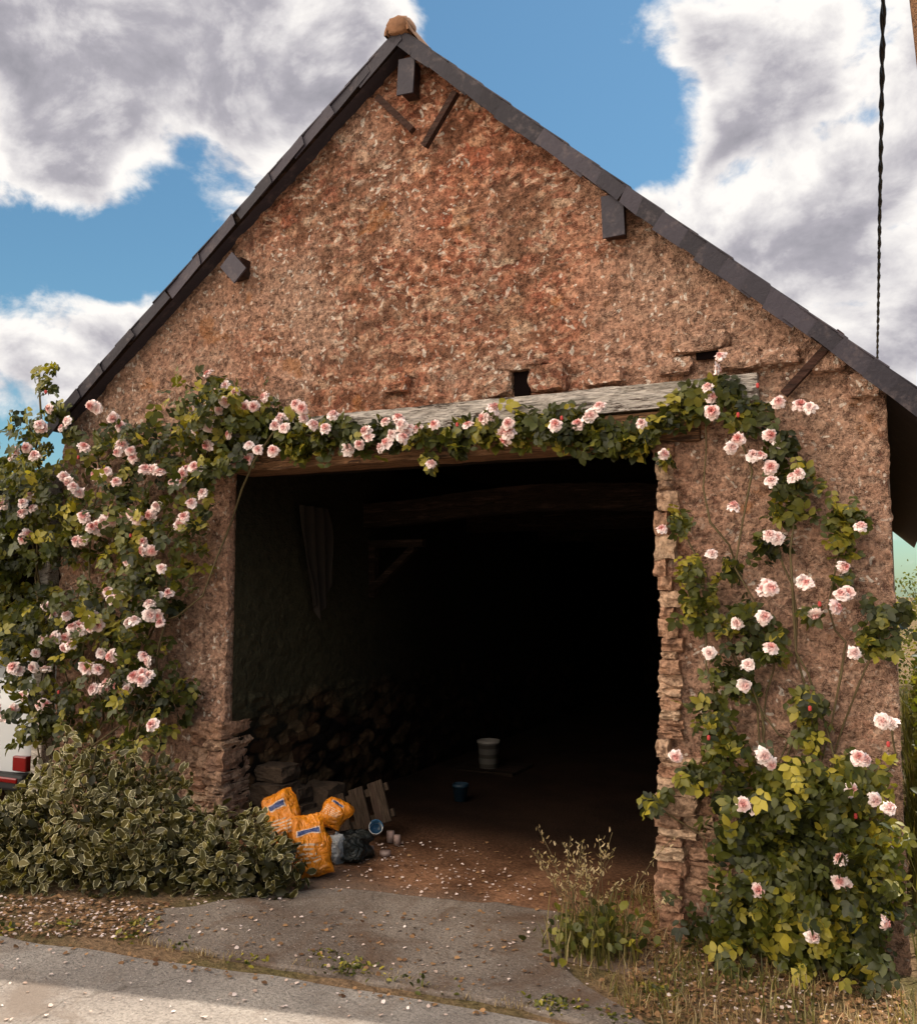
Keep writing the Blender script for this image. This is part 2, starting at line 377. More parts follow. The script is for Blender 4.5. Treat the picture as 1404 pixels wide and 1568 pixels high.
for sgn,xend,sl_,step,drop in((-1,-6.33,SL,.36,.085),(1,.30,SR,.17,.106)):
    T=Vector((sgn,0,-sl_)).normalized(); Nn=Vector((T.z*sgn,0,-T.x*sgn))
    Ltot=abs(xend-AX)*math.hypot(1,sl_); s=0
    V=[]
    for y in(-.145,-.115):
        for s_ in(0,Ltot):
            for d in(0.0,drop-.012): V.append(Vector((AX,y,AZ))+T*s_+Nn*d)
    gb.add(V,[(0,1,3,2),(4,6,7,5),(0,2,6,4),(1,5,7,3),(0,4,5,1),(2,3,7,6)])
    while s<Ltot:
        l=step*random.uniform(.85,1.15)*1.3; dr=drop+random.uniform(-.010,.012); y0=-.150-random.random()*.004; y1=y0-.010-random.random()*.016
        q=[Vector((AX,y1,AZ))+T*s+Nn*random.uniform(-.006,.004),Vector((AX,y0,AZ))+T*(s+l)+Nn*.0,Vector((AX,y0,AZ))+T*(s+l)+Nn*dr,Vector((AX,y1,AZ))+T*(s+random.uniform(-.02,.04))+Nn*(dr+random.uniform(-.014,.010))]
        V=q+[v+Vector((0,.006,0)) for v in q]
        g.add(V,[(0,1,2,3),(7,6,5,4),(0,4,5,1),(1,5,6,2),(2,6,7,3),(3,7,4,0)]); s+=step*random.uniform(.8,1.2)
g.obj('verge_slates',M_slate,barn); gb.obj('verge_board',M_dwood,barn)
V=[];F=[];n=14
for k,y in enumerate((-.20,-.1,.25,.6,2,5,13.4)):
    for r in(.10,.08):
        for i in range(n+1):
            a=math.pi*i/n; V.append((AX+math.cos(a)*r,y,AZ-.055+math.sin(a)*r*(1.1+.05*math.sin(y*30))))
R=2*(n+1)
for k in range(6):
    for i in range(n):
        a=k*R+i; F+= [(a,a+1,a+1+R,a+R),(a+n+1,a+n+1+R,a+n+2+R,a+n+2)]
for i in range(n): F.append((i,i+n+1,i+n+2,i+1))
mesh('ridge_tiles',V,F,M_tile,barn,True)
g=Geo(); rough_block(g,(AX,-.13,AZ+.0),(.17,.16,.12),3,.6,.12); g.obj('ridge_mortar',M_tile,barn,True)
g=Geo()
def quadplate(g,c,w,h,ang,y=-.1,t=.015):
    M=Matrix.Translation((c[0],y,c[1]))@Matrix.Rotation(ang,4,'Y')
    g.box(-w/2,w/2,-t,0,-h/2,h/2,M)
quadplate(g,(-2.97,5.61),.13,.26,.06,-.12); quadplate(g,(-1.50,4.33),.14,.27,-.03,-.12); quadplate(g,(-4.46,4.46),.15,.2,-.75,-.12)
g.obj('purlin_end_slates',M_slate,barn)
g=Geo()
g.box(-3.02,-2.93,-.118,.1,5.5,5.74); g.box(-1.57,-1.45,-.118,.1,4.22,4.42); g.box(-4.53,-4.4,-.118,.1,4.4,4.54)
def strut(a,b,w=.035):
    A=Vector((a[0],-.075,a[1]));B=Vector((b[0],-.06,b[1])); d=(B-A); L=d.length
    M=Matrix.Translation(A)@d.to_track_quat('X','Z').to_matrix().to_4x4(); g.box(0,L,-w/2,w/2,-w/2,w/2,M)
for a,b in(((578,148),(632,199)),((698,140),(650,224)),((1288,508),(1200,604))): strut(on_wall(*a,-.08),on_wall(*b,-.06),.045)
g.obj('verge_struts',M_strap,barn)
def beam(name,x0,x1,y0,y1,z0,z1,m,seed,amp=.012,zf=None,parent=barn):
    nx=int((x1-x0)/.05);V=[];F=[]
    ring=[(0,0),(0,.35),(0,.7),(0,1),(1,1),(1,0)]
    for i in range(nx+1):
        x=x0+(x1-x0)*i/nx
        for (a,b) in ring:
            n1=mn.noise(Vector((x*1.3,b*3+seed,a)))*amp*1.6; n2=mn.noise(Vector((x*6,b*9+seed,a+4)))*amp
            dz=zf(x) if zf else 0
            V.append((x,y0+(y1-y0)*a+n1+n2,z0+(z1-z0)*b+n2*.8+n1*.4+dz))
    R=len(ring)
    for i in range(nx):
        for j in range(R):
            a=i*R+j;b=i*R+(j+1)%R; F.append((a,a+R,b+R,b))
    F.append(tuple(range(R))); F.append(tuple(nx*R+R-1-j for j in range(R)))
    return mesh(name,V,F,m,parent)
beam('lintel_upper',-4.85,-.68,-.075,.2,3.105,3.262,M_grey,1,.018)
beam('lintel_lower',-4.9,-1.02,-.05,.24,2.90,3.09,M_brown,5,.014)
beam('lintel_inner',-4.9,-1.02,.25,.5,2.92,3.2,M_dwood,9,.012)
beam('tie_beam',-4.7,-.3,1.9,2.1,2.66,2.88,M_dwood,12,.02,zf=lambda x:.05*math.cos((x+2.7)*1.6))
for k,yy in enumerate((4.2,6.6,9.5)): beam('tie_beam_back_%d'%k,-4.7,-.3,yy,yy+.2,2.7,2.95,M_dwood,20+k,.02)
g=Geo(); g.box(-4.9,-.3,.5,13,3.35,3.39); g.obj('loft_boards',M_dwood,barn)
g=Geo(); g.box(-2.205,-2.095,-.035,-.02,3.275,3.43); g.box(-1.03,-.9,-.035,-.02,3.385,3.43)
M_hole=mat('deep_shadow_hole',lambda nb:(.006,.004,.004),1,0)
g.obj('putlog_hole_shade',M_hole,barn)  # near-black plates on the wall face, painting the shade inside the holes
g=Geo()
for (x,z,w,h,sd) in((-2.33,3.37,.22,.17,1),(-1.97,3.37,.24,.17,2),(-2.15,3.47,.3,.06,7),(-1.02,3.49,.34,.12,3),(-1.15,3.36,.2,.10,4),(-.78,3.37,.24,.13,5),(-.12,3.14,.16,.13,6),(-3.1,3.45,.22,.12,10),(-1.6,3.34,.25,.1,12),(-.55,3.35,.2,.1,13),(-.3,3.3,.2,.12,16)):
    rough_block(g,(x,-.012,z),(w,.13,h),sd,.35,.13)
g.obj('facade_stones',M_stone,barn)
g=Geo(); z=-.02;k=0
while z<2.88:
    h=random.uniform(.045,.12) if z<1.8 else random.uniform(.06,.15); prot=.03 if z<1.1 else -.005
    w=random.uniform(.14,.32) if z<1.0 else random.uniform(.07,.15)
    xl=OR-random.uniform(.0,.04)-(.025 if z<.9 else 0)
    rough_block(g,(xl+w/2,.1-prot+random.uniform(-.01,.02),z+h/2),(w,.34,h*1.0),100+k,.22,.12)
    if z<1.0 and random.random()<.7:
        w2=random.uniform(.12,.22); rough_block(g,(xl+w+w2/2+.01,.12,z+h/2),(w2,.3,h*.95),300+k,.25,.12)
    z+=h;k+=1
z=.08
while z<.95:
    h=random.uniform(.08,.15); w=random.uniform(.14,.24); w2=random.uniform(.14,.24)
    rough_block(g,(OL+.03-w/2,.115+random.uniform(-.015,.02),z+h/2),(w,.34,h*1.02),500+k,.22,.14); rough_block(g,(OL+.02-w-w2/2,.11+random.uniform(-.01,.02),z+h/2+.02),(w2,.3,h*1.0),600+k,.22,.14); z+=h;k+=1
g.obj('quoins',M_quoin,barn)
# ------------------------------------------------------------------ ground, road, apron
xs=np.unique(np.concatenate([np.linspace(-14,6,81),np.linspace(-400,-14,14),np.linspace(6,400,14)]))
ys=np.unique(np.concatenate([np.linspace(-8,16,97),np.linspace(-400,-8,12),np.linspace(16,400,12)]))
def gh(x,y):
    h=gz(x)
    if x<-6.2 and y>0: h-=.33*min(1,(-6.2-x)/.7)*min(1,y/.6)
    return h
V=[(x,y,gh(x,y)-.004) for x in xs for y in ys]; n=len(ys)
F=[(i*n+j,(i+1)*n+j,(i+1)*n+j+1,i*n+j+1) for i in range(len(xs)-1) for j in range(n-1)]
mesh('ground',V,F,M_ground)
ra=on_ground(0,1432); rb=on_ground(800,1560); rk=(rb[1]-ra[1])/(rb[0]-ra[0])
def roady(x): return ra[1]+rk*(x-ra[0])+.02*math.sin(x*1.9)
xr=np.unique(np.concatenate([np.linspace(-14,6,161),np.linspace(-60,-14,10),np.linspace(6,60,10)]))
V=[];F=[]
for x in xr:
    e=roady(x)+mn.noise(Vector((x*3,0,0)))*.03
    for y in(e,e-1,e-3,e-7): V.append((x,y,gz(x)+.004 if y!=e else gz(x)+.002))
for i in range(len(xr)-1):
    for j in range(3): a=i*4+j; F.append((a,a+1,a+5,a+4))
mesh('road',V,F,M_road)
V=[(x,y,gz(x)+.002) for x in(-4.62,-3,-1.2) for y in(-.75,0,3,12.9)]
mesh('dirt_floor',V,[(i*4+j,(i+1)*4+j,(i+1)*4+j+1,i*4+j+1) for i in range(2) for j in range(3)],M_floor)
pts=[(222,1402),(330,1385),(450,1368),(520,1362),(640,1375),(760,1385),(860,1400),(875,1440),(862,1475),(900,1515),(985,1568),(1010,1600),(900,1572),(800,1546),(700,1530),(600,1512),(500,1495),(400,1480),(300,1460),(232,1446),(215,1425)]
poly=[on_ground(*p) for p in pts]; APRON=poly
pp=[]
for i in range(len(poly)):
    a=poly[i];b=poly[(i+1)%len(poly)]
    for t in np.linspace(0,1,6)[:-1]:
        x=a[0]+(b[0]-a[0])*t;y=a[1]+(b[1]-a[1])*t; nv=mn.noise_vector(Vector((x*7,y*7,0)))*.03; pp.append((x+nv.x,y+nv.y))
cx=sum(p[0] for p in pp)/len(pp);cy=sum(p[1] for p in pp)/len(pp)
n=len(pp); inn=[(cx+(x-cx)*.985,cy+(y-cy)*.95) for x,y in pp]
V=[(x,y,gz(x)-.02) for x,y in pp]+[(x,y,gz(x)+.008) for x,y in pp]+[(x,y,gz(x)+.018) for x,y in inn]
F=[(i,(i+1)%n,n+(i+1)%n,n+i) for i in range(n)]+[(n+i,n+(i+1)%n,2*n+(i+1)%n,2*n+i) for i in range(n)]+[tuple(range(2*n,3*n))]
mesh('concrete_apron',V,F,M_apron)
# ------------------------------------------------------------------ foliage tools
LT_V=np.array([(0,0,0),(-.30,.33,.07),(0,.36,0),(.30,.33,.07),(-.25,.70,.05),(0,.70,-.02),(.25,.70,.05),(0,1,-.10)])
LT_E=np.array([.2,1,0,1,1,0,1,.9])
LT_F=np.array([(0,2,1),(0,3,2),(1,2,5),(1,5,4),(2,3,6),(2,6,5),(4,5,7),(5,6,7)])
def norm(a): return a/np.maximum(np.linalg.norm(a,axis=-1,keepdims=True),1e-9)
def build_leaves(name,C,Dr,Nr,Sz,Var,m,parent,wide=1.0):
    C,Dr,Nr=map(np.asarray,(C,Dr,Nr)); Y=norm(Dr); Z=norm(Nr-(Nr*Y).sum(1,keepdims=True)*Y); X=np.cross(Y,Z)
    N=len(C); T=LT_V*np.array([wide,1,1])
    V=C[:,None,:]+Sz[:,None,None]*(T[None,:,0:1]*X[:,None]+T[None,:,1:2]*Y[:,None]+T[None,:,2:3]*Z[:,None])
    F=(LT_F[None]+8*np.arange(N)[:,None,None]).reshape(-1,3)
    return tri_mesh(name,V.reshape(-1,3),F,m,parent,attrs={'var':np.repeat(Var,8),'edge':np.tile(LT_E,N)})
def sprigs(P,size,out=(0,-1,.5),spread=.75,bias=0):
    """compound rose leaves: 5 leaflets on each point"""
    N=len(P); o=np.array(out)
    nr=norm(o+rng.normal(0,spread,(N,3))); d=rng.normal(0,1,(N,3))+np.array([0,-.25,-.45]); d=norm(d-(d*nr).sum(1,keepdims=True)*nr)
    x=np.cross(d,nr); s=size*rng.uniform(.65,1.25,N)
    cl=np.array([mn.noise(Vector(p)*2.2) for p in P]); base=np.clip(rng.beta(2,3.0,N)+cl*.4,0,1)
    C=[];Dd=[];Nn=[];Sz=[];Va=[]
    for along,side,sc in((0,0,1.1),(-.15,1,.95),(-.15,-1,.95),(-.75,1,.8),(-.75,-1,.8)):
        C.append(P+d*(along*s)[:,None]); dd=d if side==0 else norm(d*.55+x*side*.85)
        Dd.append(dd+rng.normal(0,.12,(N,3))); Nn.append(nr+rng.normal(0,.25,(N,3))); Sz.append(s*sc); Va.append(np.clip(base+rng.normal(0,.08,N),0,1))
    return [np.concatenate(a) for a in(C,Dd,Nn,Sz,Va)]
BV=[];BF=[];BR=[]
def petal(az,tilt,L,Wd,r0,ring,z0,curl):
    base=len(BV); nu,nv=4,3
    for j in range(nv+1):
        t=j/nv
        for i in range(nu+1):
            u=-1+2*i/nu; w=Wd*math.sin(math.pi*(.18+.62*t))*(1.0)
            r=r0+L*t*math.cos(tilt+curl*t)-.12*L*t*t*abs(u); z=z0+L*t*math.sin(tilt+curl*t)+.18*Wd*u*u
            x=u*w; BV.append((r*math.cos(az)-x*math.sin(az),r*math.sin(az)+x*math.cos(az),z)); BR.append(min(1,ring*(.75+.35*t)))
    for j in range(nv):
        for i in range(nu):
            a=base+j*(nu+1)+i; BF.append((a,a+1,a+nu+2)); BF.append((a,a+nu+2,a+nu+1))
for n_,tilt,L,Wd,r0,ring,z0,curl in((7,.15,.88,.42,.1,1.0,0,-.6),(7,.5,.78,.38,.08,.9,.06,-.6),(6,.8,.66,.33,.06,.72,.1,-.5),(6,1.05,.52,.27,.04,.5,.12,-.3),(5,1.3,.42,.20,.02,.3,.12,.1),(3,1.4,.32,.14,.0,.0,.14,.3)):
    for i in range(n_): petal(2*math.pi*(i+random.random()*.6)/n_+ring*3,tilt+random.uniform(-.2,.2),L*random.uniform(.82,1.12),Wd,r0,ring,z0,curl)
BV=np.array(BV);BF=np.array(BF);BR=np.array(BR)
def build_blossoms(name,P,Rad,Nrm,parent):
    P=np.asarray(P);N=len(P);Z=norm(Nrm);a=norm(rng.normal(0,1,(N,3)));X=norm(np.cross(a,Z));Y=np.cross(Z,X)
    sq=rng.uniform(.7,1.25,N)
    V=P[:,None]+Rad[:,None,None]*(BV[None,:,0:1]*X[:,None]+BV[None,:,1:2]*Y[:,None]+BV[None,:,2:3]*sq[:,None,None]*Z[:,None])
    V=V+rng.normal(0,.0028,V.shape)
    F=(BF[None]+len(BV)*np.arange(N)[:,None,None]).reshape(-1,3)
    return tri_mesh(name,V.reshape(-1,3),F,M_petal,parent,smooth=False,attrs={'ring':np.tile(BR,N),'var':np.repeat(rng.uniform(0,1,N)**1.3,len(BV))})
def tubes(name,paths,m,parent,r=.008):
    cu=bpy.data.curves.new(name,'CURVE'); cu.dimensions='3D'; cu.bevel_depth=r; cu.bevel_resolution=1; cu.resolution_u=4
    for p in paths:
        sp=cu.splines.new('POLY'); sp.points.add(len(p)-1)
        for q,v in zip(sp.points,p): q.co=(*v,1); q.radius=random.uniform(.7,1.2)
    cu.materials.append(m); return link(bpy.data.objects.new(name,cu),parent)
def wander(a,b,n=12,amp=.06):
    a=Vector(a);b=Vector(b);sd=random.random()*50;L=(b-a).length
    return [a.lerp(b,i/n)+mn.noise_vector(Vector((i*.35+sd,sd,0)))*amp*L**.5*math.sin(math.pi*min(1,i/n*1.0)) for i in range(n+1)]
def inpoly(x,z,P):
    c=np.zeros(len(x),bool);n=len(P);j=n-1
    for i in range(n):
        xi,zi=P[i];xj,zj=P[j]
        c^=((zi>z)!=(zj>z))&(x<(xj-xi)*(z-zi)/(zj-zi+1e-12)+xi); j=i
    return c
def fl(points,y,rmin,rmax,extra=0):
    pts=list(points)
    for a,b in points:
        if random.random()<extra: pts.append((a+random.uniform(-17,17),b+random.uniform(-14,14)))
    P=[]
    for a,b in pts:
        yy=y+random.uniform(-.06,.06); x,z=on_wall(a,b,yy); P.append((x,yy,z))
    N=len(P); nr=np.array([(.25,-1,.4)])+rng.normal(0,.45,(N,3))
    return np.array(P),rng.uniform(rmin,rmax,N),nr
# ------------------------------------------------------------------ right climbing rose
R1=[(1103,545),(1098,565),(1083,592),(1090,608),(1192,615),(1225,620),(1240,624),(1017,695),(982,648),(1130,672),(1120,685),(1153,697),(1190,677),(1180,715),(1180,736),(1213,730),(1123,776),(1013,810),(1178,820),(1190,824),(1318,806),(1168,903),(1180,901),(1236,893),(1292,868),(1288,910),(1298,908),(1280,930),(1248,940),(1128,955),(1170,945),(1308,1000),(1180,992),(1086,1000),(1145,1018),(1140,1050),(1042,1153),(1174,1152),(1185,1165),(1365,1108),(1316,1155),(1325,1158),(1306,1203),(1340,1218),(1362,1230),(1143,1225),(1289,1306),(1287,1340),(1165,1353),(1355,1402),(1248,1422),(1090,848),(1160,1230)]
C1=[(1105,600,40),(1150,635,36),(1190,690,30),(1215,735,36),(1215,775,30),(1185,835,28),(1290,800,32),(1290,830,22),(1040,800,22),(1060,880,32),(1070,935,38),(1140,955,36),(1175,990,34),(1120,1040,36),(1090,1100,34),(1110,1150,26),(1240,1085,28),(1245,1130,24),(1350,960,38),(1340,1000,16),(1290,890,14),(1065,1185,26),(1130,1210,42),(1200,1200,50),(1270,1220,55),(1325,1200,38),(1150,1280,50),(1230,1290,70),(1320,1290,52),(1180,1370,75),(1270,1370,80),(1345,1380,40),(1120,1440,60),(1220,1440,75),(1310,1450,60),(1080,1480,42),(1190,1500,50),(998,1225,14),(1015,1225,10),(1020,705,14),(975,680,20),(1120,870,18),(1240,940,14),(1380,940,16)]
rose=empty('climbing_rose')
P=[]
for a,b,r in C1:
    n=int(r*r*(.028 if b<1150 else .034))+3; x,z=on_wall(a,b,-.15); rm=r*(.0033 if b<1150 else .0037)
    q=rng.normal(0,.5,(n,3)); low=1.0 if b<1150 else 2.4
    P.append(np.stack([x+q[:,0]*rm,-.09-np.abs(q[:,1])*.13*low-(.03 if b>1150 else 0),z+q[:,2]*rm],1))
P=np.concatenate(P); P=P[P[:,2]>.06]
a=sprigs(P,.058); build_leaves('leaves',*a,M_leaf,rose,1.05)
p1=fl(R1,-.27,.038,.050,.2); p1[0][p1[0][:,2]<1.2,1]-=.12
build_blossoms('blossoms',*p1,rose)
paths=[]
for a,b in((1105,600),(1215,760),(1190,830),(1290,800),(1060,880),(1350,960),(1140,960),(1240,1090),(1040,800),(1365,1110),(1000,1225),(1080,640)):
    x,z=on_wall(a,b,-.12); paths.append(wander((-.45+random.uniform(-.25,.25),-.12,.02),(x,-.12,z),16,.16))
tubes('canes',paths,M_cane,rose,.006)
M1=[(905,635),(917,622),(900,640),(850,650),(778,648),(775,672),(770,660),(660,710),(590,645),(600,665),(617,670),(625,658),(640,655),(665,650),(560,660),(583,685),(550,680),(510,635),(498,655),(465,640),(462,625),(480,650),(435,655),(430,640),(405,608),(388,622),(360,600),(345,590),(318,572),(330,600),(310,620),(325,640),(345,615),(335,628),(320,655),(360,708),(380,703),(418,690),(395,688),(350,665),(317,680),(300,660),(291,683),(308,687),(610,640),(716,650),(740,640),(755,625),(1090,630)]
L1=[(185,652),(200,690),(180,692),(148,625),(95,655),(75,625),(60,650),(40,685),(25,690),(130,685),(105,738),(112,745),(98,730),(148,727),(178,737),(122,755),(235,718),(222,718),(285,718),(298,715),(265,740),(280,738),(293,770),(310,755),(200,785),(210,795),(240,775),(150,805),(140,808),(160,800),(187,795),(118,828),(42,818),(128,790),(275,803),(35,770),(50,778),(5,773),(247,870),(218,843),(232,843),(165,905),(172,918),(180,910),(195,860),(258,908),(242,912),(102,942),(70,928),(125,965),(150,957),(138,960),(198,953),(230,942),(242,942),(230,925),(100,978),(108,988),(98,992),(65,978),(55,1000),(155,1000),(170,1005),(140,1022),(150,1025),(128,1020),(70,1025),(50,1022),(30,1027),(220,1005),(218,1030),(228,1034),(218,1042),(195,1055),(180,1045),(142,1055),(160,1055),(6,1098),(14,1100),(233,1110),(35,1065),(60,1080),(38,1232)]
rose2=empty('climbing_rose')
polyL=[on_wall(a,b,-.3) for a,b in((-160,730),(0,705),(30,660),(60,625),(90,645),(150,645),(240,655),(290,620),(310,590),(340,590),(420,620),(425,695),(345,735),(315,790),(290,880),(268,950),(278,1060),(250,1140),(150,1180),(60,1180),(25,1060),(-60,1020),(-200,1000))]
N=5000; x=rng.uniform(-7.6,-4.2,N); z=rng.uniform(.8,3.9,N); ok=inpoly(x,z,polyL)
dens=np.array([mn.noise(Vector((a*2.6,b*2.6,7))) for a,b in zip(x,z)])
ok&=(dens+rng.uniform(-.2,.2,N)>-.18)
x,z=x[ok],z[ok]; y=-.06-np.abs(rng.normal(0,.18,len(x)))-.14*(dens[ok]>0)
P=[np.stack([x,y,z],1)]
for a,b,r in((70,570,14),(72,595,16),(90,635,22),(10,880,35),(0,960,30),(20,720,30)):
    xx,zz=on_wall(a,b,-.25); q=rng.normal(0,.5,(int(r*r*.045)+3,3))*r*.0052; P.append(q+np.array([xx,-.25,zz]))
tl=[(330,605,34),(370,628,34),(400,655,36),(450,662,34),(500,664,30),(540,668,28),(600,676,20),(640,668,20),(690,668,22),(740,662,24),(790,660,26),(830,650,30),(870,664,28),(915,664,26),(950,672,22),(985,660,22),(1020,646,22),(1060,620,26),(700,684,12),(655,708,12),(330,680,38),(930,688,14),(970,688,12),(460,690,16),(580,656,12)]
for a,b,r in tl:
    xx,zz=on_wall(a,b,-.17); n=int(r*r*.055)+3; rm=r*.0042; q=rng.normal(0,.48,(n,3)); P.append(np.stack([xx+q[:,0]*rm*1.2,-.10-np.abs(q[:,1])*.15,zz+q[:,2]*rm],1))
P=np.concatenate(P); a=sprigs(P,.066); build_leaves('leaves',*a,M_leaf,rose2,1.05)
p1=fl(M1,-.28,.042,.056,.35); p2=fl(L1,-.44,.044,.062,.6)
build_blossoms('blossoms',*[np.concatenate([u,v]) for u,v in zip(p1,p2)],rose2)
paths=[]
for a,b in((60,560),(330,600),(150,700),(40,700),(260,800),(0,900),(-40,800),(420,660),(200,900),(300,640)):
    x,z=on_wall(a,b,-.2); paths.append(wander((-5.7+random.uniform(-.4,.4),-.15,.15),(x,-.2,z),16,.18))
def along(pts,y): 
    r=[]
    for a,b in pts: x,z=on_wall(a,b,y); r.append((x,y,z))
    return r
paths.append(along(((300,650),(420,660),(520,672),(620,675),(720,665),(820,655),(920,665),(1010,650),(1090,610)),-.13))
paths.append(along(((300,680),(400,650),(500,680),(600,680),(700,680),(800,665),(900,675),(1000,660),(1060,640)),-.1))
tubes('canes',paths,M_cane,rose2,.008)
g=Geo()
for a,b in [(1130,635),(1160,590),(1255,925),(1240,1085),(1360,1140),(700,650),(860,640),(450,620),(70,600),(120,700),(200,820),(90,1060),(1310,1250),(1085,1130)]:
    yy=-.3 if a>300 else -.45; x,z=on_wall(a,b,yy); rough_block(g,(x,yy,z),(.016,.016,.026),a,.8,.02,3)
g.obj('buds',M_bud,rose2)
# ------------------------------------------------------------------ shrubs
def mound(name,specs,n,size,m,wide=.95,lo=.5):
    e=empty(name); P=[];O=[]
    for (cx,cy,cz,rx,ry,rz,wt) in specs:
        k=int(n*wt); d=norm(rng.normal(0,1,(k,3))); d[:,2]=np.abs(d[:,2])*1.0-.12*rng.random(k); r=rng.uniform(lo,1.0,k)**.6
        bump=np.array([1+.24*mn.noise(Vector(v)*3.5+Vector((cx,cy,0)))+.14*mn.noise(Vector(v)*9+Vector((cx,cy,3))) for v in d]); r=r*bump
        P.append(np.array([cx,cy,cz])+d*r[:,None]*np.array([rx,ry,rz])); O.append(d)
    P=np.concatenate(P);O=np.concatenate(O); ok=P[:,2]>np.array([gz(a) for a in P[:,0]])+.01; P,O=P[ok],O[ok]; N=len(P)
    nr=norm(O+np.array([0,-.2,.35])+rng.normal(0,.6,(N,3))); dr=rng.normal(0,1,(N,3))+O*.8
    cl=np.array([mn.noise(Vector(p)*3.0) for p in P])
    build_leaves('leaves',P,dr,nr,size*rng.uniform(.6,1.35,N),np.clip(rng.beta(2,2.5,N)+cl*.5,0,1),m,e,wide)
    paths=[]
    for s in specs:
        for k in range(14):
            d=norm(rng.normal(0,1,3)); d[2]=abs(d[2])+.3; paths.append(wander((s[0]+random.uniform(-.15,.15),s[1],gz(s[0])),(s[0]+d[0]*s[3]*.8,s[1]+d[1]*s[4]*.8,s[2]+d[2]*s[5]*.7),6,.08))
    tubes('stems',paths,M_cane,e,.005); return e
def gp(a,b): x,y=on_ground(a,b); return x,y,gz(x)
bx=[]
for (a,b,rx,ry,rz,w) in((110,1345,.46,.38,.94,.24),(205,1350,.40,.38,.86,.22),(20,1345,.42,.36,.56,.13),(280,1352,.30,.30,.50,.11),(350,1360,.32,.28,.52,.11),(405,1370,.22,.2,.36,.06),(-70,1345,.5,.4,.45,.1)):
    x,y,z=gp(a,b); bx.append((x,y+.05,z,rx,ry,rz,w))
mound('variegated_shrub',bx,7400,.066,M_var)
mound('hedge',[(.33,1.7,0,.24,1.1,1.0,.10),(.40,4.0,0,.30,1.9,1.6,.14),(.50,8,0,.38,2.6,2.1,.14),(.7,15.5,0,1.3,1.6,2.8,.16),(1.1,2.4,0,.6,1.8,1.95,.12),(1.3,7,0,.8,2.5,2.4,.14),(1.7,.9,0,.8,1.3,1.1,.08),(2.8,3,0,1.2,3,2.4,.12)],19000,.08,M_hedge)
e=empty('distant_trees'); C=[]
for k in range(60):
    ang=random.uniform(0,2*math.pi); r=random.uniform(60,90); cx,cy=r*math.cos(ang),r*math.sin(ang)
    if abs(cy)<6 : continue
    R_=random.uniform(3,5); d=norm(rng.normal(0,1,(400,3))); q=d*(rng.uniform(.5,1,(400,1))**.5)*np.array([R_,R_,R_*.8])+np.array([cx,cy,R_*.9]); C.append(q)
C=np.concatenate(C);N=len(C); build_leaves('crowns',C,rng.normal(0,1,(N,3)),rng.normal(0,1,(N,3)),rng.uniform(.6,1.1,N),rng.beta(2,2.5,N),M_hedge,e,1.3)
# ------------------------------------------------------------------ grasses and weeds
def blades(name,P,H,lean,m,w=.006,parent=None):
    N=len(P); az=rng.uniform(0,2*math.pi,N); dx=np.stack([np.cos(az),np.sin(az),np.zeros(N)],1); sx=np.stack([-np.sin(az),np.cos(az),np.zeros(N)],1)
    ln=np.abs(rng.normal(0,lean,N)); V=[]
    for t,wd in((0,1),(.4,.85),(.75,.5)):
        c=P+np.array([0,0,1])*(H*t*(1-.25*ln*t))[:,None]+dx*(H*ln*t*t)[:,None]
        V+=[c-sx*w*wd,c+sx*w*wd]
    c=P+np.array([0,0,1])*(H*(1-.25*ln))[:,None]+dx*(H*ln)[:,None]; V.append(c)
    V=np.stack(V,1); F=np.array([(0,1,3),(0,3,2),(2,3,5),(2,5,4),(4,5,6)])
    F=(F[None]+7*np.arange(N)[:,None,None]).reshape(-1,3)
    v=rng.beta(2,2,N); return tri_mesh(name,V.reshape(-1,3),F,m,parent,attrs={'var':np.repeat(v,7),'edge':np.zeros(7*N)})
def scatter(poly,n,top=0):
    W_=[on_ground(*p) for p in poly]; xs=[p[0] for p in W_];ys=[p[1] for p in W_]
    x=rng.uniform(min(xs),max(xs),n*3);y=rng.uniform(min(ys),max(ys),n*3);k=inpoly(x,y,W_);x,y=x[k][:n],y[k][:n]
    z=np.array([gz(a) for a in x])
    if top: z=z+np.where(inpoly(x,y,APRON),.021,.008)
    return np.stack([x,y,z],1)
e=empty('weed_clump'); x,y=on_ground(905,1462)
q=rng.normal(0,1,(260,2))*np.array([.12,.08]); P=np.stack([x+q[:,0],y+q[:,1],np.array([gz(a) for a in x+q[:,0]])],1)
blades('grass_blades',P,rng.uniform(.10,.36,260),.5,M_grass,.004,e)
paths=[];HC=[];HD=[]
for k in range(26):
    bx_=x+random.gauss(0,.09);by_=y+random.gauss(0,.06);h=random.uniform(.35,.68);tx=bx_+random.gauss(0,.17);ty=by_+random.gauss(0,.1)
    pth=[(bx_+(tx-bx_)*t**2,by_+(ty-by_)*t**2,gz(bx_)+h*t) for t in np.linspace(0,1,6)]; paths.append(pth)
    for j in range(14):
        t=random.uniform(.66,1); HC.append((bx_+(tx-bx_)*t**2+random.gauss(0,.016),by_+(ty-by_)*t**2+random.gauss(0,.016),gz(bx_)+h*t)); HD.append((random.gauss(0,.8),random.gauss(0,.8),1))
tubes('stalks',paths,M_cane,e,.0018)
N=len(HC); build_leaves('seed_heads',np.array(HC),np.array(HD),rng.normal(0,1,(N,3)),rng.uniform(.018,.034,N),rng.uniform(.7,1,N),M_straw,e,.55)
q=rng.normal(0,1,(170,3))*np.array([.15,.1,.09]); P=np.stack([x+.04+q[:,0],y+q[:,1],gz(x)+.05+np.abs(q[:,2])*1.3],1)
build_leaves('leaves',P,rng.normal(0,1,(170,3))+np.array([0,-.3,.3]),rng.normal(0,.5,(170,3))+np.array([0,-.4,1]),rng.uniform(.035,.075,170),rng.beta(2,2.5,170),M_leaf,e,1.1)
